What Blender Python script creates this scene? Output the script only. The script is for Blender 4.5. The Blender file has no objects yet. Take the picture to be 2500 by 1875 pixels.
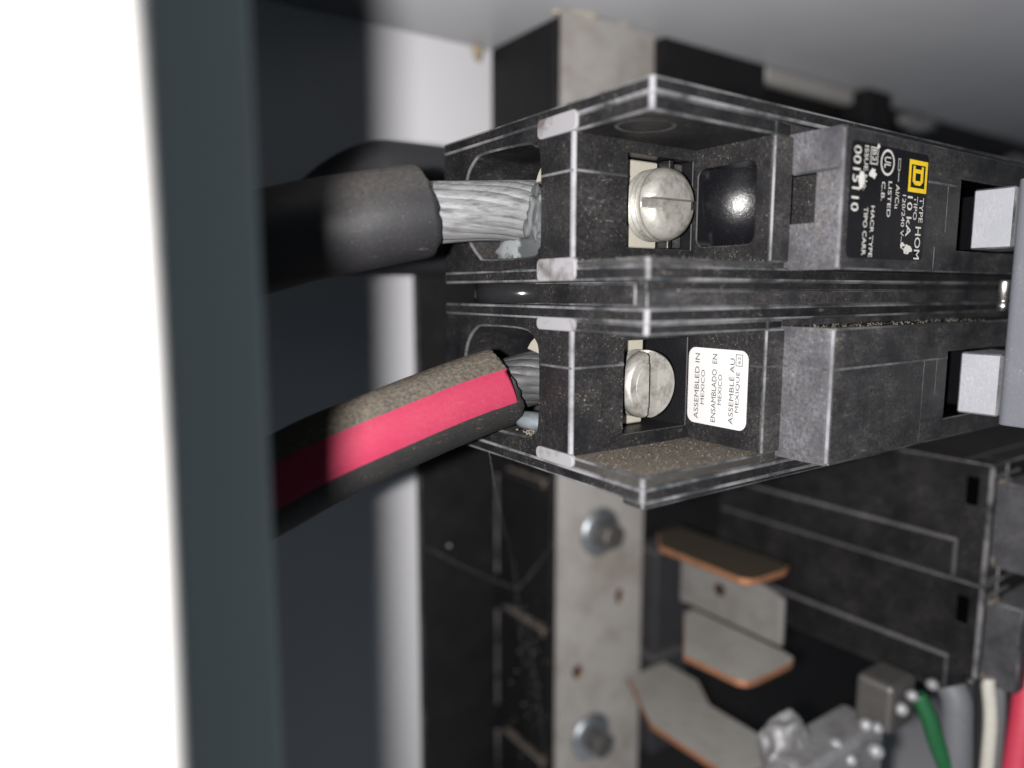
import bpy, bmesh, math, random
from mathutils import Vector, Matrix, noise
from mathutils.geometry import tessellate_polygon

S = 0.001                      # every length below is in millimetres
random.seed(7)
scene = bpy.context.scene
COL = scene.collection

# ------------------------------------------------------------------ camera
YAW, PITCH = math.radians(34.5), math.radians(7.4)
fwd = Vector((math.sin(YAW)*math.cos(PITCH), math.cos(YAW)*math.cos(PITCH), -math.sin(PITCH)))
rgt = Vector((math.cos(YAW), -math.sin(YAW), 0))
upv = rgt.cross(fwd)
cd = bpy.data.cameras.new('camera'); cam = bpy.data.objects.new('camera', cd); COL.objects.link(cam)
cam.matrix_world = Matrix(((rgt.x, upv.x, -fwd.x, 0), (rgt.y, upv.y, -fwd.y, 0), (rgt.z, upv.z, -fwd.z, 0), (0, 0, 0, 1)))
cd.sensor_width = 36; cd.lens = 25.24
cd.clip_start = 0.002; cd.clip_end = 5
cd.dof.use_dof = True; cd.dof.focus_distance = 0.106; cd.dof.aperture_fstop = 8.6
scene.camera = cam

# ------------------------------------------------------------------ light
world = bpy.data.worlds.new('World'); scene.world = world; world.use_nodes = True
bg = world.node_tree.nodes['Background']
bg.inputs[0].default_value = (0.74, 0.87, 1.0, 1); bg.inputs[1].default_value = 0.115
ld = bpy.data.lights.new('phone_flash', 'POINT'); ld.energy = 2.0; ld.shadow_soft_size = 0.0016
ld.color = (1.0, 0.97, 0.95)
flash = bpy.data.objects.new('phone_flash', ld); COL.objects.link(flash)
flash.location = (-12.9*S, 0, 0)
scene.view_settings.view_transform = 'Standard'; scene.view_settings.look = 'None'
scene.view_settings.exposure = 0.15; scene.view_settings.gamma = 1
scene.view_settings.use_curve_mapping = False
scene.render.engine = 'CYCLES'
scene.cycles.use_denoising = True
scene.cycles.sample_clamp_indirect = 4.0
scene.cycles.max_bounces = 6
scene.cycles.diffuse_bounces = 0

# ------------------------------------------------------------------ materials
def nt(name):
    m = bpy.data.materials.new(name); m.use_nodes = True
    t = m.node_tree; b = t.nodes['Principled BSDF']
    return m, t, b
def add(t, typ, **kw):
    n = t.nodes.new(typ)
    for k, v in kw.items():
        if k.startswith('i_'):
            key = k[2:]
            n.inputs[int(key) if key.isdigit() else key.replace('_', ' ')].default_value = v
        else: setattr(n, k, v)
    return n
def coords(t, sc=(1000, 1000, 1000)):
    tc = add(t, 'ShaderNodeTexCoord'); mp = add(t, 'ShaderNodeMapping'); mp.inputs['Scale'].default_value = sc
    t.links.new(tc.outputs['Object'], mp.inputs['Vector']); return mp.outputs['Vector']
def nz(t, v, scale, detail=4, rough=.6, dist=0):
    n = add(t, 'ShaderNodeTexNoise'); n.inputs['Scale'].default_value = scale; n.inputs['Detail'].default_value = detail
    n.inputs['Roughness'].default_value = rough; n.inputs['Distortion'].default_value = dist
    t.links.new(v, n.inputs['Vector']); return n.outputs['Fac']
def mr(t, v, a, b, c=0, d=1):
    n = add(t, 'ShaderNodeMapRange'); n.inputs['From Min'].default_value = a; n.inputs['From Max'].default_value = b
    n.inputs['To Min'].default_value = c; n.inputs['To Max'].default_value = d
    t.links.new(v, n.inputs['Value']); return n.outputs['Result']
def ma(t, op, a, b=None, clamp=False):
    n = add(t, 'ShaderNodeMath', operation=op, use_clamp=clamp)
    for i, x in enumerate((a, b)):
        if x is None: continue
        if isinstance(x, (int, float)): n.inputs[i].default_value = x
        else: t.links.new(x, n.inputs[i])
    return n.outputs[0]
def mixc(t, f, a, b):
    n = add(t, 'ShaderNodeMix', data_type='RGBA')
    if isinstance(f, (int, float)): n.inputs['Factor'].default_value = f
    else: t.links.new(f, n.inputs['Factor'])
    for k, x in ((6, a), (7, b)):
        if isinstance(x, tuple): n.inputs[k].default_value = (*x, 1) if len(x) == 3 else x
        else: t.links.new(x, n.inputs[k])
    return n.outputs[2]
def bump(t, b, h, strength=.3, dist=.0002):
    n = add(t, 'ShaderNodeBump'); n.inputs['Strength'].default_value = strength; n.inputs['Distance'].default_value = dist
    t.links.new(h, n.inputs['Height']); t.links.new(n.outputs['Normal'], b.inputs['Normal'])

def plastic(name, base=(.0046, .0046, .0055), rough=.44, specks=.7, up=.3, film=.15, dust=(.21, .205, .205), coarse=0.0, spec=.2):
    """black moulded plastic with a dust film, specks and settled dust on faces that look upward"""
    m, t, b = nt(name); v = coords(t)
    blot = nz(t, v, .13, 5, .65); mid = nz(t, v, .45, 5, .7); fine = nz(t, v, 1.9, 5, .72); spk = nz(t, v, 3.6, 2, .55)
    scr = nz(t, coords(t, (420, 2600, 1500)), .8, 5, .75)
    sp = ma(t, 'MULTIPLY', mr(t, spk, .63, .74), mr(t, mid, .40, .68))
    sp = ma(t, 'MULTIPLY', ma(t, 'MULTIPLY', sp, specks), mr(t, blot, .38, .66, .15, 1.2))
    fl = ma(t, 'MULTIPLY', mr(t, blot, .32, .74), mr(t, ma(t, 'ADD', ma(t, 'MULTIPLY', fine, .6), ma(t, 'MULTIPLY', scr, .4)), .36, .68))
    fl = ma(t, 'MULTIPLY', fl, film)
    g = add(t, 'ShaderNodeNewGeometry'); s = add(t, 'ShaderNodeSeparateXYZ'); t.links.new(g.outputs['Normal'], s.inputs[0])
    u = ma(t, 'MULTIPLY', mr(t, s.outputs['Z'], .15, .9), mr(t, fine, .25, .72)); u = ma(t, 'MULTIPLY', u, up)
    tot = ma(t, 'ADD', ma(t, 'ADD', sp, fl), u, clamp=True)
    dcol = mixc(t, mr(t, mid, .4, .65), dust, (dust[0]*1.0, dust[1]*.93, dust[2]*.80))
    t.links.new(mixc(t, tot, base, dcol), b.inputs['Base Color'])
    cr_ = ma(t, 'MULTIPLY', ma(t, 'MULTIPLY', mr(t, scr, .62, .72), mr(t, blot, .40, .62)), min(.6, specks*.9))
    tot = ma(t, 'ADD', tot, cr_, clamp=True)
    t.links.new(mixc(t, tot, base, dcol), b.inputs['Base Color'])
    t.links.new(mr(t, ma(t, 'ADD', tot, ma(t, 'MULTIPLY', fine, .15)), 0, .6, rough, .85), b.inputs['Roughness'])
    b.inputs['Specular IOR Level'].default_value = spec
    bump(t, b, ma(t, 'ADD', ma(t, 'MULTIPLY', fine, .6), ma(t, 'MULTIPLY', tot, 1.5)), .35, .00014)
    return m
def worn(name, hi=(.135, .135, .146), lo=(.014, .016, .018), a=.30, b_=.72, scale=1.6):
    m, t, b = nt(name); v = coords(t)
    f = ma(t, 'ADD', ma(t, 'MULTIPLY', nz(t, v, scale, 5, .7), .5), ma(t, 'MULTIPLY', mr(t, nz(t, v, .10, 3, .6), .36, .64), .5))
    t.links.new(mixc(t, mr(t, f, a, b_), lo, hi), b.inputs['Base Color'])
    b.inputs['Roughness'].default_value = .7; return m
def metal(name, col, rough=.35, metallic=1.0, grime=.4, gcol=(.10, .09, .08), sc=.6, streak=None):
    m, t, b = nt(name); v = coords(t, streak or (1000, 1000, 1000))
    n1 = nz(t, v, sc, 6, .68); n2 = nz(t, v, sc*6, 3)
    f = ma(t, 'MULTIPLY', mr(t, n1, .45, .72), grime)
    t.links.new(mixc(t, f, col, gcol), b.inputs['Base Color'])
    b.inputs['Metallic'].default_value = metallic
    t.links.new(mr(t, ma(t, 'ADD', n1, ma(t, 'MULTIPLY', n2, .4)), .4, 1.0, rough, rough+.3), b.inputs['Roughness'])
    bump(t, b, n2, .25, .0001); return m
def paint(name, col, rough=.5, mott=.12, sc=.05, grain=1.5, chips=False):
    m, t, b = nt(name); v = coords(t)
    n1 = nz(t, v, sc, 5, .6); n2 = nz(t, v, grain, 2)
    c = mixc(t, mr(t, n1, .35, .68, 0, mott*2), col, tuple(x*.72 for x in col))
    if chips:
        k = ma(t, 'MULTIPLY', mr(t, nz(t, v, .55, 4, .7), .66, .70), mr(t, nz(t, v, .05, 2), .45, .6))
        c = mixc(t, k, c, tuple(min(1, x*1.9) for x in col))
    t.links.new(c, b.inputs['Base Color']); b.inputs['Roughness'].default_value = rough
    bump(t, b, n2, .12, .00015); return m
def plain(name, col, rough=.6, metallic=0):
    m, t, b = nt(name); v = coords(t)
    t.links.new(mixc(t, mr(t, nz(t, v, 1.1, 4), .35, .7), tuple(x*.86 for x in col), col), b.inputs['Base Color'])
    b.inputs['Roughness'].default_value = rough; b.inputs['Metallic'].default_value = metallic
    return m

M = {}
M['case'] = plastic('case_plastic')
M['case_dusty'] = plastic('case_plastic_dusty', base=(.010, .010, .0115), specks=.6, film=.36, up=.45, dust=(.22, .215, .22))
M['case_scuff'] = plastic('case_plastic_scuffed', base=(.03, .03, .034), specks=.6, film=.55, up=.45, dust=(.23, .23, .255), rough=.4)
M['gloss'] = plastic('case_plastic_glossy', base=(.006, .006, .007), rough=.24, specks=.12, up=.1, film=.0)
M['pin_black'] = plain('polished_black', (.012, .012, .013), .16)
M['edge'] = worn('worn_plastic_edge')
M['edge_far'] = worn('worn_plastic_edge_far', hi=(.16, .155, .16), a=.3, b_=.7, scale=.5)
M['scuff'] = worn('scuffed_white_plastic', hi=(.17, .168, .178), lo=(.07, .062, .06), a=.3, b_=.55, scale=.8)
M['corner'] = worn('worn_white_corner', hi=(.15, .15, .162), lo=(.03, .03, .033), a=.25, b_=.75, scale=1.1)
M['line'] = worn('dusty_mould_line', hi=(.12, .12, .125), a=.38, b_=.85, scale=1.4)
M['dust'] = plain('settled_dust', (.12, .104, .088), .95)
M['dark'] = plain('recess_shade', (.004, .004, .005), .6)  # shade inside the slots put into a near-black colour
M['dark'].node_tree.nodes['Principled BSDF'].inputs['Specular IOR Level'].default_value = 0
M['trough'] = plastic('dusty_trough_bottom', base=(.02, .019, .018), specks=.6, film=.2, up=1.1, dust=(.17, .15, .13), rough=.7)
M['wellgloss'] = plastic('glossy_black', base=(.003, .003, .004), rough=.17, specks=.1, up=.05, film=.0, spec=.2)
M['stab_brown'] = metal('brown_stab', (.075, .062, .045), .5, .4, .4, (.04, .03, .02), sc=.1)  # darker brown metal than the other stabs
M['steel'] = metal('lug_metal', (.40, .38, .325), .42, .5, .35, (.22, .18, .12))
M['screw'] = metal('screw_metal', (.36, .352, .325), .30, .6, .9, (.10, .09, .075), sc=.5)
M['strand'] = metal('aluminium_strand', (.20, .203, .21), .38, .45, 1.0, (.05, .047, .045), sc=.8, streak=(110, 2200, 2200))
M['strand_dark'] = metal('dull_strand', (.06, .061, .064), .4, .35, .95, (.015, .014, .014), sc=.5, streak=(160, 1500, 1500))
M['paste'] = worn('joint_compound', hi=(.15, .162, .17), lo=(.035, .038, .04), a=.40, b_=.5, scale=.8)
M['pasteg'] = plain('wet_joint_compound', (.11, .125, .135), .3)
M['rubber'] = plastic('cable_insulation', base=(.0095, .0095, .0112), rough=.48, specks=.35, up=.22, film=.03, dust=(.22, .20, .18), spec=.35)
M['rubber_dusty'] = plastic('cable_insulation_dusty', base=(.010, .010, .0105), rough=.6, specks=.8, up=.6, film=.06, dust=(.20, .175, .145))
M['red'] = plastic('red_stripe', base=(.175, .0105, .033), rough=.65, specks=.2, up=.06, film=.10, dust=(.30, .20, .17), spec=.2)
M['white_paint'] = paint('enclosure_light_paint', (.72, .72, .75), .5, .04, .03, 1.2)
M['grey_paint'] = paint('enclosure_grey_paint', (.74, .75, .79), .42, .12, .03, 2.2, chips=True)
M['flange_paint'] = paint('flange_grey_paint', (.66, .72, .69), .5, .06)
M['plaster'] = paint('white_wall_paint', (.50, .495, .485), .8, .03, .05)
M['base'] = plastic('insulator_plastic', base=(.009, .009, .0105), rough=.5, specks=.35, up=.45, film=.05, dust=(.26, .23, .20))
M['bus'] = metal('tin_plated_bus', (.50, .48, .455), .5, .35, .75, (.26, .215, .175), sc=.07)
M['tin'] = metal('tin_plated_stab', (.42, .412, .39), .5, .35, .6, (.24, .205, .17), sc=.1)
M['tin_dull'] = metal('dull_tin', (.24, .235, .225), .55, .3, .7, (.12, .10, .09), sc=.1)
M['copper'] = metal('bare_copper_edge', (.40, .19, .105), .45, .55, .6, (.14, .085, .055), sc=.2)
M['bolt'] = metal('dark_bolt', (.14, .135, .13), .45, .7, .3)
M['zinc'] = metal('zinc_washer', (.36, .39, .42), .3, .9, .2, (.3, .3, .3))
M['hole'] = plain('rusty_hole', (.03, .014, .01), .9)
M['lever'] = plastic('handle_plastic', base=(.22, .225, .25), rough=.35, specks=1.0, up=.4, film=.5, dust=(.40, .41, .46), spec=.5)
M['tie'] = plastic('handle_tie_plastic', base=(.10, .105, .12), rough=.38, specks=.4, up=.3, film=.12, dust=(.36, .37, .42))
M['pin'] = metal('pin_steel', (.7, .69, .66), .22, 1, .3)
M['label'] = plastic('label_black', base=(.004, .004, .005), rough=.35, specks=.2, up=.1, film=.02)
M['print'] = worn('label_print_white', hi=(.46, .45, .43), lo=(.16, .155, .15), a=.2, b_=.45, scale=1.2)
M['yellow'] = plain('label_print_yellow', (.66, .46, .015), .5)
M['paper'] = paint('sticker_paper', (.34, .337, .337), .7, .10, .12, 3.0)
M['ink'] = plain('sticker_ink', (.02, .019, .024), .7)
M['alu'] = metal('terminal_bar_aluminium', (.36, .36, .375), .5, .6, .8, (.12, .11, .10), sc=.16)
M['w_green'] = plain('wire_green', (.012, .10, .035), .5)
M['w_grey'] = plain('wire_grey', (.13, .137, .148), .6)
M['w_white'] = plain('wire_white', (.52, .50, .45), .5)
M['w_red'] = plain('wire_red', (.55, .05, .09), .5)
M['w_black'] = plain('wire_black', (.009, .009, .011), .5)
M['chip'] = plain('chipped_paint_edge', (.55, .50, .38), .8)
M['debris'] = plain('tan_debris', (.42, .34, .24), .9)
M['post'] = plastic('post_plastic', base=(.03, .03, .034), rough=.6, specks=.3, up=.6, film=.1)
M['web'] = plain('cobweb_silk', (.34, .34, .33), .7)

# ------------------------------------------------------------------ mesh helpers
def obj(name, me, mats, parent=None, smooth=False):
    o = bpy.data.objects.new(name, me); COL.objects.link(o)
    for m in (mats if isinstance(mats, (list, tuple)) else [mats]): me.materials.append(M[m])
    if smooth:
        for p in me.polygons: p.use_smooth = True
    if parent is not None:
        o.parent = parent
        root = parent
        L = Vector((0, 0, 0)); q = parent
        while q is not None: L += q.location; q = q.parent
        o.location = -L
    return o
def bm_obj(name, bm, mats, parent=None, smooth=False):
    me = bpy.data.meshes.new(name)
    bmesh.ops.scale(bm, vec=(S, S, S), verts=bm.verts)
    bm.normal_update(); bm.to_mesh(me); bm.free()
    return obj(name, me, mats, parent, smooth)
def thing(name, label, cat, loc, group=None):
    o = bpy.data.objects.new(name, None); COL.objects.link(o); o.location = Vector(loc)*S
    o.empty_display_size = .005
    o['label'] = label; o['category'] = cat
    if group: o['group'] = group
    return o
def tag(o, label, cat, group=None, kind=None):
    if label: o['label'] = label
    if cat: o['category'] = cat
    if group: o['group'] = group
    if kind: o['kind'] = kind
    return o
AX = {'Z': lambda a, b, c: (a, b, c), 'X': lambda a, b, c: (c, a, b), 'Y': lambda a, b, c: (a, c, b)}
def prism_bm(poly, axis, c0, c1, bev=.25, seg=1, mat=1, edges=None, bm=None):
    """extrude a 2d polygon along an axis and bevel all its edges; bevel faces take material slot mat"""
    own = bmesh.new()
    f = AX[axis]
    lo = [own.verts.new(f(a, b, c0)) for a, b in poly]; hi = [own.verts.new(f(a, b, c1)) for a, b in poly]
    n = len(poly)
    own.faces.new(lo[::-1]); own.faces.new(hi)
    for i in range(n): own.faces.new((lo[i], lo[(i+1) % n], hi[(i+1) % n], hi[i]))
    bmesh.ops.recalc_face_normals(own, faces=own.faces)
    if bev: bmesh.ops.bevel(own, geom=list(own.edges), offset=bev, offset_type='OFFSET', segments=seg, profile=.5, affect='EDGES', material=mat, clamp_overlap=True)
    return own
def prism(name, poly, axis, c0, c1, mats=('case', 'edge'), parent=None, bev=.25, seg=1):
    return bm_obj(name, prism_bm(poly, axis, c0, c1, bev, seg, 1 if isinstance(mats, (list, tuple)) and len(mats) > 1 else 0), mats, parent)
def rect(a0, a1, b0, b1): return [(a0, b0), (a1, b0), (a1, b1), (a0, b1)]
def box(name, x0, x1, y0, y1, z0, z1, mats=('case', 'edge'), parent=None, bev=.25, seg=1):
    return prism(name, rect(x0, x1, y0, y1), 'Z', z0, z1, mats, parent, bev, seg)
def rrect(a0, a1, b0, b1, r, n=6):
    p = []
    for cx, cy, s in ((a1-r, b1-r, 0), (a0+r, b1-r, 90), (a0+r, b0+r, 180), (a1-r, b0+r, 270)):
        for i in range(n+1):
            t = math.radians(s+90*i/n); p.append((cx+r*math.cos(t), cy+r*math.sin(t)))
    return p
def grow(loop, d):
    n = len(loop); out = []
    for i in range(n):
        a, b, c = Vector(loop[i-1]), Vector(loop[i]), Vector(loop[(i+1) % n])
        e1 = (b-a); e2 = (c-b)
        n1 = Vector((e1.y, -e1.x)); n2 = Vector((e2.y, -e2.x))
        m = Vector((0, 0))
        for q in (n1, n2):
            if q.length > 1e-6: m += q.normalized()
        m = m.normalized() if m.length > 1e-6 else m
        out.append((b.x+m.x*d, b.y+m.y*d))
    return out
def area2(l): return sum(l[i-1][0]*l[i][1]-l[i][0]*l[i-1][1] for i in range(len(l)))
def holed(name, outer, holes, axis, c, sgn, mats, parent, depths, cham=.3, floor=True, bm=None):
    """flat face on plane axis=c with pockets: worn chamfer ring (slot 1), walls and floor (slot 2); sgn = direction into the solid"""
    f = AX[axis]; bm = bm or bmesh.new()
    loops = [outer]; hs = []
    for h in holes:
        if area2(h) < 0: h = h[::-1]
        hs.append(h); loops.append(grow(h, cham))
    flat = [p for l in loops for p in l]
    vs = [bm.verts.new(f(a, b, c)) for a, b in flat]
    for tri in tessellate_polygon([[Vector((a, b, 0)) for a, b in l] for l in loops]):
        try: fc = bm.faces.new([vs[i] for i in tri]); fc.material_index = 0
        except ValueError: pass
    k = len(outer)
    for h, d in zip(hs, depths):
        n = len(h); r0 = vs[k:k+n]; k += n
        r1 = [bm.verts.new(f(a, b, c+sgn*cham)) for a, b in h]
        r2 = [bm.verts.new(f(a, b, c+sgn*d)) for a, b in h]
        for i in range(n):
            j = (i+1) % n
            bm.faces.new((r0[i], r0[j], r1[j], r1[i])).material_index = 1
            bm.faces.new((r1[i], r1[j], r2[j], r2[i])).material_index = 2
        if floor: bm.faces.new(r2).material_index = 2
    bmesh.ops.recalc_face_normals(bm, faces=bm.faces)
    return bm_obj(name, bm, mats, parent)
def closed(l, n=5):
    out = []; L = len(l)
    for i in range(L):
        a, b, c, d = (Vector(l[(i+j-1) % L]) for j in range(4))
        for k in range(n):
            t = k/n; out.append(tuple(.5*((2*b)+(c-a)*t+(2*a-5*b+4*c-d)*t*t+(3*b-a-3*c+d)*t**3)))
    return out
def frames(path):
    out = []; prev = None
    for i, p in enumerate(path):
        t = (path[min(i+1, len(path)-1)]-path[max(i-1, 0)]).normalized()
        if prev is None: u = t.cross(Vector((0, 0, 1))); u = u.normalized() if u.length > .01 else Vector((1, 0, 0))
        else: u = (prev-t*prev.dot(t)).normalized()
        prev = u; out.append((p, t, u, t.cross(u)))
    return out
def spline(pts, n=12):
    P = [Vector(p) for p in pts]; P = [P[0]*2-P[1]]+P+[P[-1]*2-P[-2]]; out = []
    for i in range(1, len(P)-2):
        for k in range(n):
            t = k/n; a, b, c, d = P[i-1:i+3]
            out.append(.5*((2*b)+(c-a)*t+(2*a-5*b+4*c-d)*t*t+(3*b-a-3*c+d)*t**3))
    out.append(P[-2]); return out
def tube_bm(path, r, seg=20, cap=True, rf=None, bm=None, mat=0):
    bm = bm or bmesh.new(); rings = []
    for i, (p, t, u, w) in enumerate(frames(path)):
        rr = rf(i/(len(path)-1)) if rf else r
        rings.append([bm.verts.new(p+(u*math.cos(a)+w*math.sin(a))*rr) for a in [2*math.pi*k/seg for k in range(seg)]])
    for A, B in zip(rings, rings[1:]):
        for k in range(seg):
            fc = bm.faces.new((A[k], A[(k+1) % seg], B[(k+1) % seg], B[k])); fc.smooth = True; fc.material_index = mat
    if cap:
        for R_, fl in ((rings[0], True), (rings[-1], False)):
            bm.faces.new(R_[::-1] if fl else R_).material_index = mat
    bmesh.ops.recalc_face_normals(bm, faces=bm.faces); return bm
def tube(name, pts, r, mats, parent=None, seg=20, n=10, cap=True, rf=None):
    return bm_obj(name, tube_bm(spline(pts, n), r, seg, cap, rf), mats, parent)
def lathe_bm(prof, origin, axis, seg=40, mats=None):
    """revolve (radius, along) profile about axis through origin"""
    a = Vector(axis).normalized(); u = a.cross(Vector((0, 0, 1)))
    u = u.normalized() if u.length > .01 else Vector((1, 0, 0)); w = a.cross(u); o = Vector(origin); bm = bmesh.new()
    rings = [[bm.verts.new(o+a*h+(u*math.cos(2*math.pi*k/seg)+w*math.sin(2*math.pi*k/seg))*max(r, 1e-3)) for k in range(seg)] for r, h in prof]
    for i, (A, B) in enumerate(zip(rings, rings[1:])):
        for k in range(seg):
            fc = bm.faces.new((A[k], A[(k+1) % seg], B[(k+1) % seg], B[k])); fc.smooth = True
            if mats: fc.material_index = mats[i]
    bm.faces.new(rings[0][::-1]); bm.faces.new(rings[-1])
    bmesh.ops.recalc_face_normals(bm, faces=bm.faces); return bm
def blob_bm(c, size, amp=.35, sub=3, freq=.5, seed=0):
    bm = bmesh.new(); bmesh.ops.create_icosphere(bm, subdivisions=sub, radius=1)
    for v in bm.verts:
        d = 1+amp*noise.fractal(v.co*1.6+Vector((seed*3.1, seed, 0)), 1.0, 2.0, 3)
        v.co = Vector((v.co.x*size[0], v.co.y*size[1], v.co.z*size[2]))*d+Vector(c)
    for f in bm.faces: f.smooth = True
    return bm
def text(name, s, o0, ex, ey, w, h, mat, parent, bold=0.0):
    """flat print: s fitted in a w x h box whose lower left is o0, reading along ex, letter tops along ey"""
    cu = bpy.data.curves.new('t', 'FONT'); cu.body = s; cu.size = 1; cu.offset = bold*.45; cu.resolution_u = 3
    to = bpy.data.objects.new('t', cu); COL.objects.link(to); bpy.context.view_layer.update()
    me = bpy.data.meshes.new_from_object(to.evaluated_get(bpy.context.evaluated_depsgraph_get()))
    bpy.data.objects.remove(to); bpy.data.curves.remove(cu)
    xs = [v.co.x for v in me.vertices]; ys = [v.co.y for v in me.vertices]
    x0, x1, y0, y1 = min(xs), max(xs), min(ys), max(ys); ex, ey, o0 = Vector(ex), Vector(ey), Vector(o0)
    for v in me.vertices: v.co = (o0+ex*((v.co.x-x0)/(x1-x0)*w)+ey*((v.co.y-y0)/(y1-y0)*h))*S
    me.name = name; return obj(name, me, mat, parent)
def flat(name, poly, o0, ex, ey, mat, parent, holes=()):
    bm = bmesh.new(); ex, ey, o0 = Vector(ex), Vector(ey), Vector(o0)
    loops = [poly]+list(holes); pts = [p for l in loops for p in l]
    vs = [bm.verts.new(o0+ex*a+ey*b) for a, b in pts]
    for tri in tessellate_polygon([[Vector((a, b, 0)) for a, b in l] for l in loops]):
        bm.faces.new([vs[i] for i in tri])
    bmesh.ops.recalc_face_normals(bm, faces=bm.faces)
    nrm = ex.cross(ey)
    if bm.faces and sum((f.normal.dot(nrm) for f in bm.faces)) < 0: bmesh.ops.reverse_faces(bm, faces=bm.faces)
    return bm_obj(name, bm, mat, parent)

# ================================================================== SETTING
# ---- enclosure: light painted back, grey top, front flange at the left
enc = thing('panel_enclosure', 'grey painted steel enclosure with pale back wall and grey top around the breakers', 'enclosure', (20, 190, -150))
box('back_panel', 5, 470, 190, 192, -200, 73, ('white_paint', 'white_paint'), enc, 0)
box('top_panel', 14, 470, 58, 189.9, 71.3, 73.2, ('grey_paint', 'grey_paint'), enc, .2)
prism('front_flange', rect(7.2, 16, 57.2, 59.0), 'Z', -200, 75, ('flange_paint', 'flange_paint'), enc, .7, 3)
box('bottom_panel', 7, 470, 59, 190, -203, -201, ('white_paint', 'white_paint'), enc, .1)
box('end_panel', 470.5, 472, 59, 190, -200, 71, ('white_paint', 'white_paint'), enc, .1)
box('side_panel', 6.2, 7.6, 59.3, 189.9, -200, 71.2, ('white_paint', 'white_paint'), enc, .1)
for i, (x, y, z, a, b, c) in enumerate(((122, 154.5, 71.0, 3.5, 1.2, .5), (128, 151.6, 71.1, 4.5, .8, .45), (141, 151.4, 71.1, 2.2, .6, .3))):
    bm_obj('chipped_paint', blob_bm((x, y, z), (a, b, c), .5, 3, seed=20+i), 'chip', enc, True)
tag(bm_obj('debris_chip', blob_bm((117.5, 188.6, 70.0), (1.6, 1.2, 2.6), .5, 3, seed=31), 'debris', None, True), 'small tan debris chip stuck in the corner of back wall and top', 'debris')
# ---- plastered wall at the far left, rounded edge
bm = bmesh.new()
def wall_edge():
    R_ = 5.0; x1, y0 = 4.4, 29.2
    prof = [(-140, y0)]
    for i in range(13):
        a = math.radians(-90+100*i/12); prof.append((x1-R_+R_*math.cos(a), y0+R_+R_*math.sin(a)))
    prof += [(x1-1, 56.8), (-140, 56.8)]
    return prof
pr = wall_edge()
wl = bm_obj('wall_edge', prism_bm(pr, 'Z', -160, 120, 0), 'plaster', None)
for v in wl.data.vertices: v.co.x += .009*(v.co.z+.025)+.0003
for p in wl.data.polygons: p.use_smooth = abs(p.normal.z) < .5 and p.area < .004*.28
tag(wl, 'bright white wall with a rounded edge at the left beside the grey flange', 'wall')

# ---- black insulating base behind the bus bar
base = thing('insulator_base', 'black plastic insulating base behind the bus bars, dusty ribs on its side', 'insulator', (140, 189, -150))
box('back_plate', 95.4, 122, 187.6, 189.8, -200, 6, ('base', 'edge_far'), base, .25)
box('side_block', 121.2, 153, 156.2, 187.5, -200, 70.9, ('base', 'base'), base, .5)
box('face_block', 153.4, 440, 156.4, 187.5, -200, 70.9, ('base', 'base'), base, .5)
box('front_lip', 121.4, 124.2, 153.6, 156.1, -200, 70.8, ('base', 'edge_far'), base, .4)
for z, y1 in ((-53, 176), (-97.5, 178), (-139, 178)):
    box('rib', 118.6, 121.1, 157, y1, z-2.4, z, ('base', 'dust'), base, .5)
    box('rib_bar', 119.6, 121.1, 182.5, 184.3, z-36, z-4, ('base', 'edge_far'), base, .4)
prism('upper_block', [(145, 29), (201, 29), (201, 70.8), (155.4, 70.8)], 'Y', 150.6, 156.2, ('base', 'base'), base, .3)
box('upper_block', 252.4, 268, 146, 156.2, 26, 70.8, ('base', 'base'), base, .5)
for x0, z1 in ((153.2, -78.0), (153.2, -112)):
    pst = box('post', x0, x0+15, 146, 156.2, z1-32, z1, ('post', 'post'), base, .8)

# ---- bus bar with stabs
bus = thing('bus_bar', 'tin plated bus bar standing left of the stabs with two dark bolts', 'bus bar', (136, 152, -150))
holes = [[(127.3+1.6*math.cos(t), -110.3+1.9*math.sin(t)) for t in [2*math.pi*i/20 for i in range(20)]],
         [(143.2+1.2*math.cos(t), -91+2.2*math.sin(t)) for t in [2*math.pi*i/16 for i in range(16)]],
         [(135.5+3.2*math.cos(t), 45.5+3.2*math.sin(t)) for t in [2*math.pi*i/24 for i in range(24)]]]
holed('plate', rect(120.2, 152.4, -200, 70.9), holes, 'Y', 151.4, 1, ('bus', 'copper', 'hole'), bus, (1.9, 1.0, 1.9), .25)
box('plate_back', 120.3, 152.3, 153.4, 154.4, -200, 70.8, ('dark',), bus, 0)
for xa_ in (120.2, 151.9): box('plate_edge', xa_, xa_+.5, 151.45, 153.3, -200, 70.8, ('bus', 'bus'), bus, .1)
for bx, bz in ((134.8, -69.3), (132.4, -132.3)):
    w_ = bm_obj('washer', lathe_bm([(7.2, 0), (7.2, .5), (5.5, 1.5), (3, 1.7)], (bx, 151.3, bz), (0, -1, 0), 32), 'zinc', bus)
    hx = [(bx+3.9*math.cos(math.radians(60*i+12)), bz+3.9*math.sin(math.radians(60*i+12))) for i in range(6)]
    prism('bolt', hx, 'Y', 144.6, 149.5, ('bolt', 'bolt'), bus, .5)
def stab(z, poly, mt='tin'):
    bm = prism_bm(poly, 'Z', z-1.7, z, .3, 1, 1)
    for f in bm.faces:
        if abs(f.normal.z) < .8: f.material_index = 1
    bm_obj('stab', bm, (mt, 'copper'), bus)
stab(-65.7, mt='stab_brown', poly=[(140.5, 134), (133.2, 126.2), (133.0, 101), (134.4, 98.9), (136.5, 98.2), (146, 97.8), (149.2, 99), (149.6, 102), (149.6, 134)])
stab(-87.6, [(145.3, 128), (127.4, 112), (128.6, 97), (130, 95.2), (132.5, 94.6), (145.5, 94.6), (148.4, 95.8), (149.2, 99), (149.2, 128)])
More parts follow.
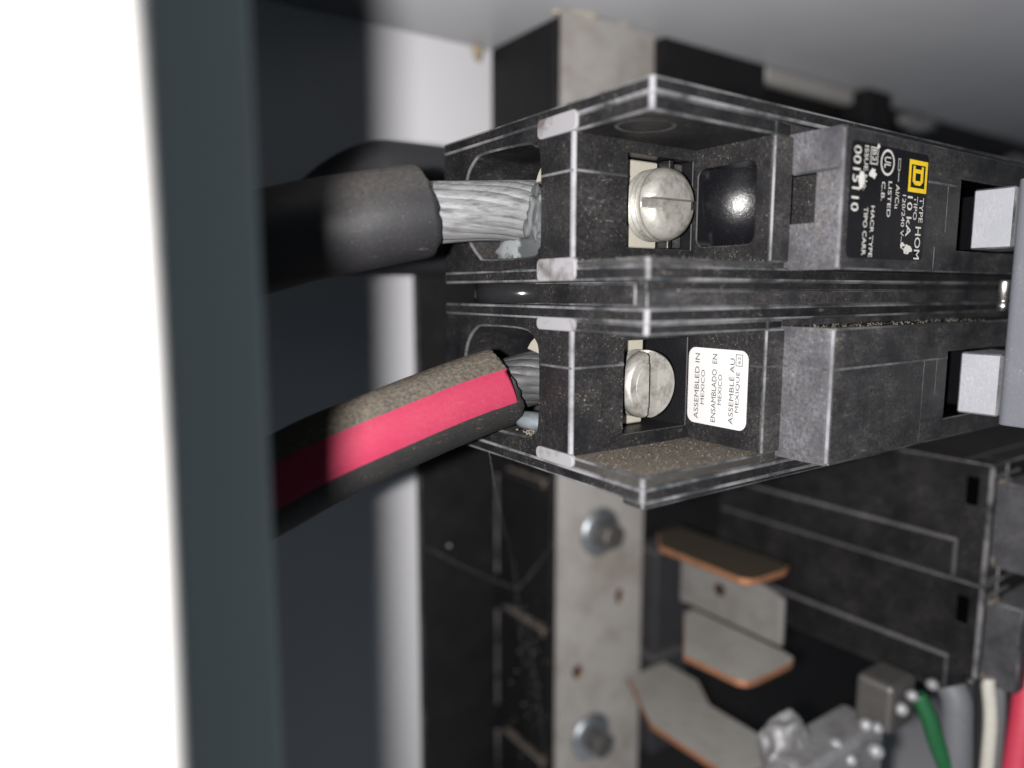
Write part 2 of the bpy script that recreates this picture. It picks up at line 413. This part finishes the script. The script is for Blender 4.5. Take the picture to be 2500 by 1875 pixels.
stab(-110, [(137, 141), (126.2, 121), (126.6, 99), (128, 96), (131, 94.6), (141.5, 93), (144.6, 94), (145.6, 97), (145.6, 118), (152.3, 128), (152.3, 141)])
bm = prism_bm([(100.5, -87.4), (100.5, -75.2), (104, -74.2), (122, -71.0), (130, -70.4), (133.5, -73), (133.5, -87.4)], 'X', 149.6, 151.2, .3, 1, 1)
ub = bm_obj('upright_blade', bm, ('tin_dull', 'tin_dull'), bus)
bm_obj('blade_hole', lathe_bm([(1.7, 0), (1.7, .35), (.3, .36)], (149.62, 119.5, -79.2), (-1, 0, 0), 20), 'hole', bus)
far = thing('far_terminal', 'blurred pale metal plate and lug under the grey top behind the breaker', 'terminal', (225, 150, 30))
box('plate', 201.6, 251.8, 151, 155, 66.0, 70.9, ('bus', 'bus'), far, .6)
bm_obj('lug', blob_bm((300, 153, 66), (13, 4, 3.0), .3, 3, seed=4), 'alu', far, True)
bm_obj('lug', blob_bm((385, 150, 58), (10, 4, 4), .3, 3, seed=8), 'alu', far, True)

# ================================================================== MAIN BREAKER
brk = thing('circuit_breaker', 'dusty black two pole main circuit breaker with two thick cables in its end', 'circuit breaker', (110, 109, -26.5))
X0, Y0 = 61.0, 60.76
POLES = [dict(z0=1.2, z1=24.3, t0=4.0, t1=20.4, seam=15.6), dict(z0=-25.9, z1=-2.05, t0=-22.5, t1=-5.4, seam=-10.4)]
XE = 176.0
for k, P in enumerate(POLES):
    z0, z1, t0, t1 = P['z0'], P['z1'], P['t0'], P['t1']
    w0, w1 = z0+1.9, z1-1.9                      # outer walls, then liners up to the trough
    prof = [(X0, 109), (X0, Y0), (XE, Y0), (XE, 109)]
    prism('side_wall', prof, 'Z', w1, z1, ('case', 'edge'), brk, .36, 3)
    prism('side_wall', prof, 'Z', z0, w0, ('case', 'edge'), brk, .36, 3)
    lin = [(X0+.1, 78), (X0+.1, Y0+.35), (84.3, Y0+.35), (88.4, Y0+.9), (88.4, 78)]
    prism('trough_wall', lin, 'Z', t1, w1+.05, ('case', 'line'), brk, .3, 2)
    prism('trough_wall', lin, 'Z', w0-.05, t0, ('trough', 'line'), brk, .3, 2)
    for za, zb in ((w1-.05, z1-.15), (t1+.15, w1-.15), (z0+.15, w0+.05), (w0+.15, t0-.15)):
        prism('worn_corner', [(X0-.025, Y0+.55), (X0-.025, Y0+.24), (X0+.24, Y0-.025), (X0+.5, Y0-.025), (X0+.5, Y0+.5)], 'Z', za, zb, ('corner',), brk, 0)
    # front strips beside the raised block
    box('shoulder', 88.2, XE-.2, Y0+.9, 100, t1+.2, w1+.04, ('case_dusty', 'case'), brk, .1)
    box('shoulder', 88.2, XE-.2, Y0+.9, 100, w0-.04, t0-.2, ('case_dusty', 'case'), brk, .1)
    # terminal end: end face with wire hole, floor with screw pocket
    if k == 0: hole = [(82.0, 7.5), (82.6, 5.9), (84.2, 4.9), (95.6, 4.9), (98.2, 5.6), (101.2, 8.4), (102.4, 12), (101.6, 17.6), (99.4, 20.0), (96.4, 20.8), (86, 20.5), (83.6, 19.9), (82.2, 18.2)]
    else: hole = [(82.3, -9.5), (83.3, -7.0), (86.2, -5.65), (96.6, -5.6), (99.2, -6.2), (101.6, -8.4), (102.6, -12), (102.2, -18), (100, -20.8), (97, -21.6), (86, -21.4), (83.4, -20.6), (82.4, -18.6)]
    hole = closed(hole, 5)
    outer = [(74.9, w0+.06), (108.9, w0+.06), (108.9, w1-.06), (74.9, w1-.06)]
    holed('end_face', outer, [hole], 'X', X0+.04, 1, ('case', 'line', 'case'), brk, (15,), .3)
    sx, sz = 77.3, (t0+t1)/2
    pocket = rect(70.6, 83.6, t0+2.0, t1-1.6)
    holed('terminal_floor', rect(X0+.35, 84.05, t0-.3, t1+.3), [pocket], 'Y', 74.6, 1, ('case', 'case', 'gloss'), brk, (9,), .12)
    ridge = [(X0+.0, 75.2), (X0+.02, 74.85), (X0+.28, 74.57), (X0+.45, 74.56), (X0+.9, 75.6)]
    prism('end_ridge', ridge, 'Z', t0-.2, t1+.2, ('corner',), brk, 0)
    # wall with the well (upper) or sticker (lower), narrow front land, raised block
    if k == 0:
        well = rrect(63.8, 73.9, 6.4, 17.6, 1.3)
        holed('inner_wall', rect(61.5, 74.55, t0-.2, t1+.2), [well], 'X', 84.0, 1, ('case', 'case', 'gloss'), brk, (9,), .15, floor=False)
        bm = bmesh.new(); N = 24; c = Vector((98.6, 77.3, 13.9)); R_ = 14  # floor shaped as a bulge so the flash leaves a glint in the well
        g = [[None]*(N+1) for _ in range(N+1)]
        for i in range(N+1):
            for j in range(N+1):
                y, z = 63.5+10.7*i/N, 6.1+11.8*j/N
                d2 = R_*R_-(y-c.y)**2-(z-c.z)**2
                g[i][j] = bm.verts.new((min(96, c.x-math.sqrt(max(d2, 0))), y, z))
        for i in range(N):
            for j in range(N): bm.faces.new((g[i][j], g[i][j+1], g[i+1][j+1], g[i+1][j])).smooth = True
        bmesh.ops.recalc_face_normals(bm, faces=bm.faces)
        bm_obj('well_glint_floor', bm, 'wellgloss', brk)
    else:
        prism('inner_wall', rect(61.5, 74.55, t0-.2, t1+.2), 'X', 84.0, 86, ('case', 'case'), brk, 0)
    prism('front_land', rect(84.06, 88.2, 61.0, 63.3), 'Z', t0-.15, t1+.15, ('case_dusty', 'edge'), brk, .22)
    # raised block with the handle slot
    b0, b1 = t0-1.25 if k == 0 else t0-.9, t1+.5
    s0, s1 = (6.1, 16.8) if k == 0 else (-20.1, -9.4)
    bf = 53.7
    zc = 12.4 if k == 0 else -14.2
    holed('block_side', rect(bf+.3, 63.0, b0, b1), [rect(57.4, 62.5, zc-3.4, zc+3.2)] if k == 0 else [], 'X', 88.0, 1, ('case_scuff', 'line', 'case'), brk, (2.5,), .12)
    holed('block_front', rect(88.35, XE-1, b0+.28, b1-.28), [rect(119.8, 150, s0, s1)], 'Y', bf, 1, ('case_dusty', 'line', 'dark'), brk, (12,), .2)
    prism('block_edge', [(87.985, bf+.5), (88.6, bf-.012), (89.3, bf+.6)], 'Z', b0+.1, b1-.1, ('corner',), brk, 0)
    for zz in (b0, b1):
        prism('block_edge', [(bf+.3, zz), (bf-.005, zz+(.3 if zz == b0 else -.3)), (bf+.5, zz+(.32 if zz == b0 else -.32))], 'X', 88.1, XE-1, ('line',), brk, 0)
        box('block_flank', 88.3, XE-1, bf+.3, 66, zz-(0 if zz == b0 else .4), zz+(.4 if zz == b0 else 0), ('case', 'case'), brk, 0)
    # mould seam following the profile
    s = P['seam']; h = .16
    segs = [((X0-.02, 74.7), (X0-.02, 81.6)), ((X0+.4, 74.55), (70.5, 74.55))]
    if k: segs += [((83.93, 61.3), (83.93, 63.4)), ((84.2, 60.96), (87.9, 60.96)), ((87.95, 60.8), (87.95, 54.2)), ((88.4, 53.66), (119.6, 53.66))]
    else: segs += [((87.95, 60.8), (87.95, 54.2)), ((109.9, 53.66), (119.6, 53.66))]
    for (xa, ya), (xb, yb) in segs:
        if xa == xb: box('mould_seam', xa-.03, xa+.1, min(ya, yb), max(ya, yb), s-h, s+h, ('line',), brk, 0)
        else: box('mould_seam', xa, xb, ya-.03, ya+.1, s-h, s+h, ('line',), brk, 0)
    # thin moulding marks on the block front
    for xm, za, zb in (((115.8, s0+2.6, P['seam']-.2), (112.9, b0+.4, s0+.3)) if k == 0 else ((112.5, b0+.4, s), (116.4, s-5.5, s))):
        box('mould_line', xm-.1, xm+.1, bf-.05, bf+.1, za, zb, ('line',), brk, 0)
    # scuffed bumps across both walls
    for a, b in (((t1+.1, w1+.7), (z0+.1, t0+.4)) if k == 0 else ((t1+.0, w1+.35), (t0-1.5, t0+.3))):
        bm = prism_bm(rrect(73.8, 82.2, a, b, min(.75, (b-a)/2.2), 4), 'X', X0-.35, X0+.4, .16, 2, 0)
        bm_obj('scuffed_bump', bm, 'scuff', brk)
    # terminal: lug, divider and slotted set screw
    lug = bm_obj('wire_lug', prism_bm(rect(70.9, 79.2, t0+2.2, t1-1.8), 'Y', 77.4 if k == 0 else 79.5, 83, .2, 1, 0), 'steel', brk)
    if k == 0: box('divider', 79.3, 80.2, 75.2, 83, t0+2.1, t1-1.7, ('gloss', 'gloss'), brk, .1)
    if k == 0: box('lug_side', 80.4, 83.4, 76.4, 80, t0+2.2, t1-1.8, ('case_dusty', 'case'), brk, .2)
    R_ = 5.15; fy = 71.8 if k == 0 else 75.2
    pr_ = [(3.0, 12), (R_-.45, 12)]
    for i in range(9):
        y = 11-i*.95; pr_ += [(R_-.6, y), (R_, y-.35), (R_, y-.5), (R_-.6, y-.85)]
    pr_ += [(R_, 2.2), (R_-.05, 1.9), (R_-.5, .9), (R_-1.3, .25), (R_-2.1, .02), (R_-2.3, 0)]
    if k: pr_ = pr_[:-5]+[(R_-.05, 1.2), (R_-.3, .45), (R_-.6, .2), (R_-1.6, .16), (R_-1.7, .02), (1.0, 0)]
    bm = lathe_bm([(r, -a) for r, a in pr_], (sx, fy, sz), (0, -1, 0), 48)
    scr = bm_obj('terminal_screw', bm, 'screw', brk)
    cut = bpy.data.meshes.new('cut'); cb = bmesh.new(); bmesh.ops.create_cube(cb, size=1)
    dims = Vector((14, 3.2, 1.35)) if k == 0 else Vector((1.7, 4.0, 14))
    cofs = Vector((0, 0, 0))
    for v in cb.verts: v.co = (Vector((v.co.x*dims.x, v.co.y*dims.y, v.co.z*dims.z))+Vector((sx+(0 if k == 0 else -.2), fy+.2, sz-(.1 if k == 0 else 0))))*S
    cb.to_mesh(cut); cb.free()
    co = bpy.data.objects.new('cut', cut); COL.objects.link(co)
    md = scr.modifiers.new('slot', 'BOOLEAN'); md.object = co; md.operation = 'DIFFERENCE'; md.solver = 'EXACT'
    bpy.context.view_layer.update()
    nm = bpy.data.meshes.new_from_object(scr.evaluated_get(bpy.context.evaluated_depsgraph_get()))
    scr.modifiers.clear(); scr.data = nm
    for p in nm.polygons: p.use_smooth = p.use_smooth and abs(p.normal.y) < .93 and len(p.vertices) < 6
    bpy.data.objects.remove(co)
    # handle lever in the slot
    h0, h1 = (s0+.35, s1-1.1) if k == 0 else (s0+.5, s1-.4)
    prism('handle_lever', [(125.2, 54.2), (125.2, 48.3), (133, 48.3), (136, 54.2)], 'Z', h0, h1, ('lever', 'edge'), brk, .25)
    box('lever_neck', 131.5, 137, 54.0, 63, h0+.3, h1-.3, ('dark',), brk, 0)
# lip along the lower edge, ejector mark in the upper trough, gap fillers between poles
box('lower_lip', X0-.02, XE, Y0-.03, 64.4, -26.55, -25.7, ('case', 'edge'), brk, .25)
ring = bmesh.new()
for a0 in range(40):
    a, b = 2*math.pi*a0/40, 2*math.pi*(a0+1)/40
    q = []
    for t, r in ((a, 1), (b, 1), (b, .88), (a, .88)): q.append(ring.verts.new((66.2+4.0*r*math.cos(t), 67+3.6*r*math.sin(t), 20.33)))
    ring.faces.new(q)
bm_obj('ejector_mark', ring, 'line', brk)
box('pole_spacer', X0+6, XE-2, Y0+.7, 108, -2.1, 1.25, ('case', 'edge'), brk, .2)
bm_obj('spacer_rivet', lathe_bm([(8.2, 0), (8.2, 3.1)], (X0+9.2, 98.6, -1.95), (0, 0, 1), 48), 'pin_black', brk)
box('gap_bar', X0+.6, X0+3, 63.4, 76.2, -1.9, .95, ('case', 'edge'), brk, .2)
box('gap_bar', X0+.2, XE-3, Y0+.25, 63, -2.0, .0, ('case_dusty', 'line'), brk, .15)
box('gap_bar', X0+.2, XE-3, Y0+.45, 63, .1, 1.15, ('case', 'line'), brk, .1)
# handle tie and its pin
prism('handle_tie', rrect(124.5, 136, 39, 48.1, 1.2, 4), 'Z', -20.7, 16.6, ('tie', 'tie'), brk, .5, 2)
bm_obj('tie_pin', lathe_bm([(.75, 0), (.8, .4), (.8, 3.1), (.6, 3.2), (.6, 3.4), (.8, 3.5), (.8, 4.9)], (129.6, 50.5, 1.7), (0, 0, -1), 24), 'pin', brk)

# ---- printed label on the upper block
LY = 53.66
lab = flat('rating_label', rrect(89.6, 109.5, 4.3, 19.2, .9), (0, LY, 0), (1, 0, 0), (0, 0, 1), 'label', brk)
dn, rt = (0, 0, -1), (1, 0, 0); TY = LY-.03
def lt(s, xa, xb, za, zb, bold=.0, mat='print'): text('print', s, (xa, TY, za), dn, rt, za-zb, xb-xa, mat, lab, bold)
lt('TYPE', 107.6, 108.7, 13.2, 9.7, .012); lt('HOM', 106.9, 108.5, 9.1, 4.5, .015)
lt('TIPO', 106.0, 107.0, 13.25, 10.0, .008); lt('10 kA', 104.2, 105.6, 13.2, 7.6, .02)
lt('120/240 V~', 102.85, 103.75, 13.25, 6.8, .005); lt('Al/Cu', 100.9, 101.9, 14.5, 11.3, .008)
lt('LISTED', 98.95, 99.85, 14.75, 10.0, .012); lt('C.B.', 97.25, 98.15, 14.6, 12.1, .012)
lt('HACR TYPE', 95.0, 95.9, 11.25, 4.5, .012); lt('TIPO CARR', 93.3, 94.25, 11.0, 4.7, .01)
lt('ISSUE No.', 92.7, 93.6, 18.8, 13.1, .008); lt('0015110', 90.2, 91.9, 18.6, 10.3, .012)
lt('B2', 94.5, 95.5, 18.5, 17.0, .005); lt('UL', 97.6, 99.2, 17.9, 16.4, .012)
def frame(nm, x0, x1, z0, z1, w, mat): flat(nm, rect(x0, x1, z0, z1), (0, TY, 0), (1, 0, 0), (0, 0, 1), mat, lab, [rect(x0+w, x1-w, z0+w, z1-w)])
frame('print_box', 94.1, 95.9, 16.6, 18.8, .14, 'print')
frame('print_box', 101.1, 101.75, 16.4, 18.0, .13, 'print'); flat('print_bar', rect(101.35, 101.5, 14.9, 16.4), (0, TY, 0), (1, 0, 0), (0, 0, 1), 'print', lab)
ell = lambda a, b, n=32: [(98.4+a*math.cos(2*math.pi*i/n), 17.15+b*math.sin(2*math.pi*i/n)) for i in range(n)]
flat('print_ring', ell(1.75, 1.72), (0, TY, 0), (1, 0, 0), (0, 0, 1), 'print', lab, [ell(1.45, 1.42)])
frame('logo_square', 104.1, 109.2, 13.8, 18.2, .62, 'yellow')
dsh = [(105.2, 17.0), (105.2, 15.3), (105.9, 14.8), (107.4, 14.8), (108.1, 15.3), (108.1, 17.0), (108.1, 17.4), (107.5, 17.4), (107.5, 17.0), (105.8, 17.0), (105.8, 17.4), (105.2, 17.4)]
flat('logo_letter', dsh, (0, TY, 0), (1, 0, 0), (0, 0, 1), 'yellow', lab, [rect(105.95, 107.35, 15.4, 16.45)])
def patch(nm, c, r, seed, mat='print'):
    rd = random.Random(seed); n = 14
    flat(nm, [(c[0]+r[0]*(.55+.6*rd.random())*math.cos(2*math.pi*i/n), c[1]+r[1]*(.55+.6*rd.random())*math.sin(2*math.pi*i/n)) for i in range(n)], (0, TY-.01, 0), (1, 0, 0), (0, 0, 1), mat, lab)
patch('scratch', (94.9, 15.4), (.9, .8), 2); patch('scratch', (92.2, 14.2), (.8, 1.5), 5)
patch('scratch', (105.0, 5.9), (1.6, .75), 9); patch('scratch', (103.6, 6.3), (.9, .5), 12); patch('scratch', (95.9, 19.0), (.35, .35), 15)

# ---- white origin sticker on the lower inner wall
SX = 83.9
stk = flat('origin_sticker', rrect(63.65, 74.5, -19.85, -8.4, 1.3), (SX, 0, 0), (0, 1, 0), (0, 0, 1), 'paper', brk)
up_, tp = (0, 0, 1), (0, 1, 0)
def stx(s, y0, y1, z0, z1, b=.0): text('print', s, (SX-.04, y0, z0), up_, tp, z1-z0, y1-y0, 'ink', stk, b)
stx('ASSEMBLED IN', 72.35, 73.2, -19.2, -9.3); stx('MEXICO', 71.3, 71.98, -16.9, -11.7)
stx('ENSAMBLADO  EN', 69.1, 69.95, -19.3, -9.2); stx('MEXICO', 68.1, 68.78, -16.6, -12.1)
stx('ASSEMBLÉ AU', 65.95, 66.95, -19.15, -9.6); stx('MEXIQUE', 64.9, 65.65, -17.3, -11.4)
stx('62', 64.95, 65.45, -10.3, -9.3)
bm = None
flat('print_box', rect(64.6, 65.8, -10.65, -8.95), (SX-.04, 0, 0), (0, 1, 0), (0, 0, 1), 'ink', stk, [rect(64.7, 65.7, -10.55, -9.05)])

# ================================================================== CABLES
def cable(name, label, path, r, cond, rc, nstr, mats, ecut, stripe=None, dusty=True, seed=1):
    t = thing(name, label, 'cable', path[-1], None)
    pts = spline(path, 14)
    bm = bmesh.new(); seg = 44; rings = []; rd = random.Random(seed)
    fr = frames(pts)
    rag = [rd.uniform(-.25, .25) for _ in range(seg)]
    for i, (p, tt, u, w) in enumerate(fr):
        ring_ = []
        for k in range(seg):
            a = 2*math.pi*k/seg; d = u*math.cos(a)+w*math.sin(a)
            q = p+d*r*(1+.012*noise.noise(p*.25+d*2))
            if i == 0: q = q+tt*(-rag[k]+ecut.dot(d)*1.0)
            ring_.append(bm.verts.new(q))
        rings.append(ring_)
    p, tt, u, w = fr[0]
    lip = [bm.verts.new(v.co*1.0-tt*.35+(p-v.co)*.07) for v in rings[0]]
    inn = [bm.verts.new(v.co-tt*.2+(p-v.co)*.30) for v in rings[0]]
    dp = [bm.verts.new(v.co+tt*3+(p-v.co)*.31) for v in rings[0]]
    seq = [dp, inn, lip]+rings
    for A, B in zip(seq, seq[1:]):
        for k in range(seg): bm.faces.new((A[k], A[(k+1) % seg], B[(k+1) % seg], B[k])).smooth = True
    bmesh.ops.recalc_face_normals(bm, faces=bm.faces)
    ins = bm_obj('insulation', bm, mats, t)
    # strands laid with a slow twist
    cp = spline(cond, 12); fc = frames(cp); L = len(cp)
    for sidx in range(nstr+1):
        path_ = []
        for i, (p, tt, u, w) in enumerate(fc):
            a = 2*math.pi*sidx/nstr+i/(L-1)*1.7+rd.uniform(-.01, .01)
            rr = 0 if sidx == nstr else rc
            path_.append(p+(u*math.cos(a)+w*math.sin(a))*rr*(1-.03*math.sin(i*.5+sidx)))
        sr = rc*math.sin(math.pi/nstr)*2.3 if sidx < nstr else rc*.8
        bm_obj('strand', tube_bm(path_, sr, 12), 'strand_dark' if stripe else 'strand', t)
    if stripe:
        a0, a1 = stripe; bm = bmesh.new(); rows = []
        for i, (p, tt, u, w) in enumerate(fr):
            row = []
            view = (-(p)).normalized(); vp = (view-tt*view.dot(tt)).normalized(); sd_ = tt.cross(vp)
            for k in range(13):
                a = a0+(a1-a0)*k/12; d = vp*math.cos(a)+sd_*math.sin(a)
                q = p+d*(r*1.012+.05)
                if i == 0: q = q+tt*(.9+ecut.dot(d)*1.0)
                row.append(bm.verts.new(q))
            rows.append(row)
        for A, B in zip(rows, rows[1:]):
            for k in range(12): bm.faces.new((A[k], A[k+1], B[k+1], B[k])).smooth = True
        bmesh.ops.recalc_face_normals(bm, faces=bm.faces)
        bm_obj('red_stripe', bm, 'red', t)
    return t
c1 = cable('feeder_cable', 'black cable with bare aluminium strands entering the upper pole', 
      [(47.2, 91.8, 10.9), (43, 92.3, 10.1), (37.5, 93.3, 8.9), (31, 94.6, 7.4), (24, 96.2, 5.4), (14, 99, 2.6), (2+8, 101, 1)], 6.5,
      [(76, 87.0, 12.0), (66, 88.2, 11.9), (57, 89.9, 11.5), (43, 92.3, 10.1)], 3.0, 16, 'rubber', Vector((0, 0.25, .35)), seed=3)
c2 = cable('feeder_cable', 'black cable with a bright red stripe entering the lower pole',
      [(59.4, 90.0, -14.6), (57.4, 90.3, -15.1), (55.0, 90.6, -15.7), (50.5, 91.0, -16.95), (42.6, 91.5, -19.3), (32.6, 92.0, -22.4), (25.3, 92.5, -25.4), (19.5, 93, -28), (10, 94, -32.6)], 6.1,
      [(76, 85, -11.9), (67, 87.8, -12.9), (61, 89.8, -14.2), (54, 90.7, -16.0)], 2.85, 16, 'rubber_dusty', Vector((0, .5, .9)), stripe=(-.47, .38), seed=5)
for o, l in ((c1, None), (c2, None)): o['group'] = 'feeder cables in the main breaker'
# two black cables behind the upper one
for z, dy, lb in ((22.9, 0, 'black cable in shadow behind the main breaker, upper of two'), (9.8, .5, 'glossy black cable behind the main breaker, lower of two')):
    t = thing('rear_cable', lb, 'cable', (60, 135, z), 'black cables behind the breaker')
    tube('insulation', [(112, 134+dy, z), (90, 134.5+dy, z), (66, 135+dy, z), (60, 135.6+dy, z-.6), (54, 137+dy, z-4), (49, 139+dy, z-9), (44, 142+dy, z-13), (34, 147, z-15.5), (10, 152, z-19)] if z > 20 else
         [(112, 134+dy, z), (90, 134.5+dy, z), (66, 135+dy, z), (56, 136+dy, z-.2), (46, 138+dy, z-.4), (36, 142, z-.6), (10, 150, z-1)], 6.6, 'w_black', t, 28, 8)

# joint compound in the wire holes
jc = thing('joint_compound', 'cracked pale grey joint compound around the upper conductor', 'compound', (63, 88, 5))
bm_obj('lump', blob_bm((63.8, 88.8, 6.0), (2.4, 7.4, 2.9), .22, 4, seed=1), 'paste', jc, True)
bm_obj('smear', blob_bm((62.4, 84.8, 10.4), (1.5, 1.7, 4.0), .4, 4, seed=5), 'paste', jc, True)
tag(bm_obj('compound_drop', blob_bm((62.0, 85.3, -19.2), (1.8, 3.4, 1.4), .12, 3, seed=2), 'pasteg', None, True), 'shiny grey compound drop under the lower conductor', 'compound')
# lug collars seen inside the holes
for pl in ([(81.9, 15.4), (85.2, 15.4), (84.6, 16.6), (83.6, 17.8), (82.4, 18.6), (81.9, 18.8)], [(82.2, -9.6), (87.2, -8.6), (86.4, -7.6), (85, -6.6), (83.6, -6.2), (82.2, -7.4)]):
    prism('lug_collar', pl, 'X', 62.6, 64.5, ('steel', 'steel'), brk, .15)

# ================================================================== BRANCH BREAKERS, lower right
def branch(z1, lb):
    t = thing('branch_breaker', lb, 'circuit breaker', (170, 125, z1-25.2), 'branch breakers at lower right')
    z0 = z1-25.2; xa = 158.6
    holed('end_face', [(60.9, z0+.3), (128, z0+.3), (128, z1-.3), (60.9, z1-.3)], [rrect(63.3, 65.6, z0+16.2, z0+22.2, .5), rrect(98, 124, z0+3, z0+10, 1.5)], 'X', xa, 1, ('case', 'case', 'dark'), t, (6, .5), .15)
    box('body', xa+.3, 230, 66.6, 128, z0, z1, ('case', 'case_scuff'), t, .35)
    box('front_body', xa+7, 230, 61, 66.5, z0+.02, z1-.02, ('case', 'edge_far'), t, .3)
    box('top_web', xa+.1, xa+7.2, 61, 66.5, z1-.7, z1-.01, ('case', 'edge_far'), t, .2)
    box('bottom_web', xa+.1, xa+7.2, 61, 66.5, z0+.01, z0+.7, ('case', 'edge_far'), t, .2)
    box('end_step', xa-1.2, xa+.5, 66, 127, z0+.3, z0+8.8, ('case', 'case_scuff'), t, .6)
    box('front_edge', xa-.15, xa+.8, 60.6, 61.6, z0+.3, z1-.3, ('edge_far', 'edge_far'), t, .2)
    box('seam', xa-.2, xa+12, 60.5, 61.2, z1-2.6, z1-2.1, ('edge', 'edge'), t, .1)
    box('front_block', xa+4.6, 228, 55, 62, z0+3, z1-4, ('case_scuff', 'edge'), t, .35)
    bm_obj('dust_clump', blob_bm((xa+4.2, 60.2, z1-3.4), (2.6, .7, .6), .6, 3, seed=int(-z1)), 'dust', t, True)
    bm_obj('dust_clump', blob_bm((xa+2.0, 60.4, z0+5.4), (.5, .4, 1.1), .5, 3, seed=int(-z1)+3), 'dust', t, True)
branch(-34.7, 'black branch breaker directly below the main breaker at the right')
branch(-60.2, 'black branch breaker second below the main breaker, above the wires')

# ================================================================== TERMINAL BAR AND WIRES, bottom right
tb = thing('terminal_bar', 'blurred silver terminal bar with small round screws at bottom right', 'terminal bar', (142, 80, -100))
box('bar', 121, 150, 74, 84, -110, -93.5, ('alu', 'alu'), tb, 1.2, 2)
box('bar_end', 143.5, 153.6, 69.8, 78, -92.5, -81.5, ('bolt', 'bolt'), tb, 1.2, 2)
for i, (x, y, z, r) in enumerate(((152.1, 66.1, -81.6, 1.3), (148.4, 68.3, -83.9, 1.3), (146.4, 69.3, -86.7, 1.5), (140, 73.1, -90, 1.6), (141.9, 71.7, -90.6, 1.4), (134.5, 76.2, -94.1, 1.7), (141.3, 71.4, -95.4, 1.8), (136.5, 74, -97, 1.5))):
    bm_obj('screw', lathe_bm([(r*.3, -r*.95), (r*.7, -r*.7), (r*.95, -r*.3), (r, .2), (r*.8, r*.9), (r*.5, r*1.6)], (x, y, z), (.55, .75, -.35), 20), 'alu', tb)
bm_obj('clamp', blob_bm((127, 83, -95), (6.5, 4, 6.5), .25, 4, seed=12), 'alu', tb, True)
bm_obj('clamp', blob_bm((136, 80, -101), (3.5, 3, 3.5), .5, 4, seed=17), 'alu', tb, True)
def wire(mat, lb, pts, r):
    tag(tube('wire', pts, r, mat, None, 16, 8), lb, 'wire', 'branch wires at bottom right')
wire('w_green', 'thin green wire beside the silver terminal bar', [(150, 68, -84), (150.8, 66, -88), (151.6, 64.5, -93), (153.5, 62, -101), (156, 60, -112)], 1.7)
wire('w_grey', 'wide pale grey wire right of the green wire', [(156.4, 64.5, -82.4), (156, 63, -85), (155.6, 62.4, -90), (155.2, 61.6, -99), (155, 61, -112)], 3.0)
wire('w_black', 'black wire between the grey and the white wire', [(159.2, 62, -80), (158.9, 61, -90), (158.4, 60.4, -112)], 1.6)
wire('w_white', 'thin white wire left of the red wire', [(162.2, 60, -80.5), (161.6, 58.6, -88), (160.6, 58, -96), (159.4, 57.6, -112)], 1.35)
wire('w_grey', 'thin dark grey wire between white and red wires', [(165.6, 59.5, -80), (165, 58.5, -90), (164, 58, -112)], 1.5)
wire('w_red', 'red wire at the right edge of the picture', [(171, 56, -77), (169.6, 55.2, -82), (168, 54.8, -89), (166.4, 54.6, -97), (163.5, 54.4, -112)], 2.7)

# ================================================================== DUST, CRUMBS, COBWEB
bm = bmesh.new(); rd = random.Random(11)
def crumb(c, s):
    n0 = len(bm.verts); r_ = bmesh.ops.create_icosphere(bm, subdivisions=1, radius=1)
    for v in r_['verts']: v.co = Vector((v.co.x*s*rd.uniform(.6, 1.5), v.co.y*s*rd.uniform(.6, 1.5), v.co.z*s*rd.uniform(.5, 1)))+Vector(c)
for _ in range(260):                                   # lower trough bottom
    x, y = rd.uniform(61.5, 83.5), rd.uniform(61.4, 74)
    crumb((x, y, -22.44), rd.choice((.04, .05, .07, .11)))
for _ in range(500):                                   # between the poles
    crumb((rd.uniform(64, 135), Y0+rd.uniform(.3, 2), rd.choice((-1.9, 1.2))+.05), rd.choice((.04, .06, .1)))
for _ in range(220):                                   # ledge above the lower block
    crumb((rd.uniform(88.5, 136), rd.uniform(54.2, 60.5), -4.85), rd.choice((.05, .08, .13)))
for _ in range(420):                                   # floor of the upper trough
    crumb((rd.uniform(61.5, 83.5), rd.uniform(61.4, 74), 4.06), rd.choice((.05, .07, .11)))
for _ in range(160): crumb((rd.gauss(62.3, .5), rd.gauss(84.5, 1.2), -21.5+rd.random()*.8), rd.choice((.08, .14, .2)))
for _ in range(80): crumb((rd.uniform(119, 120.8), rd.uniform(158, 176), rd.choice((-52.9, -97.4, -138.9))), rd.choice((.15, .25, .4)))
cr = bm_obj('dust_crumbs', bm, 'dust', None)
tag(cr, 'tan dust crumbs settled in the breaker troughs', 'dust', kind='stuff')
bm = bmesh.new()
def strand(a, b, sag, r=.02):
    a, b = Vector(a), Vector(b); pts = []
    for i in range(13):
        t = i/12; pts.append(a.lerp(b, t)+Vector((0, 0, -sag*4*t*(1-t)))+Vector((rd.uniform(-.1, .1), 0, rd.uniform(-.1, .1))))
    tube_bm(pts, r, 5, False, None, bm)
    for i in range(1, 12):
        if rd.random() < .5: crumb(pts[i], rd.choice((.07, .1, .16)))
strand((62, 97, -26), (105, 152, -72), 2); strand((105, 152, -72), (107, 150, -102), 0); strand((83, 160, -66), (106, 152, -80), .5)
strand((107, 150, -84), (112, 150, -112), 1); strand((112, 150, -112), (116, 152, -134), .4); strand((106, 152, -80), (121, 152, -66), 1.5)
for _ in range(60): crumb((rd.gauss(112, 3.5), 150+rd.random()*3, rd.uniform(-132, -84)), rd.choice((.08, .12, .2)))
for _ in range(5): crumb((88.3+rd.random()*.6, 158, -65.6-rd.random()*.5), .35)
tag(bm_obj('cobweb', bm, 'web', None), 'fine cobweb threads with specks of dust in front of the black base', 'cobweb', kind='stuff')
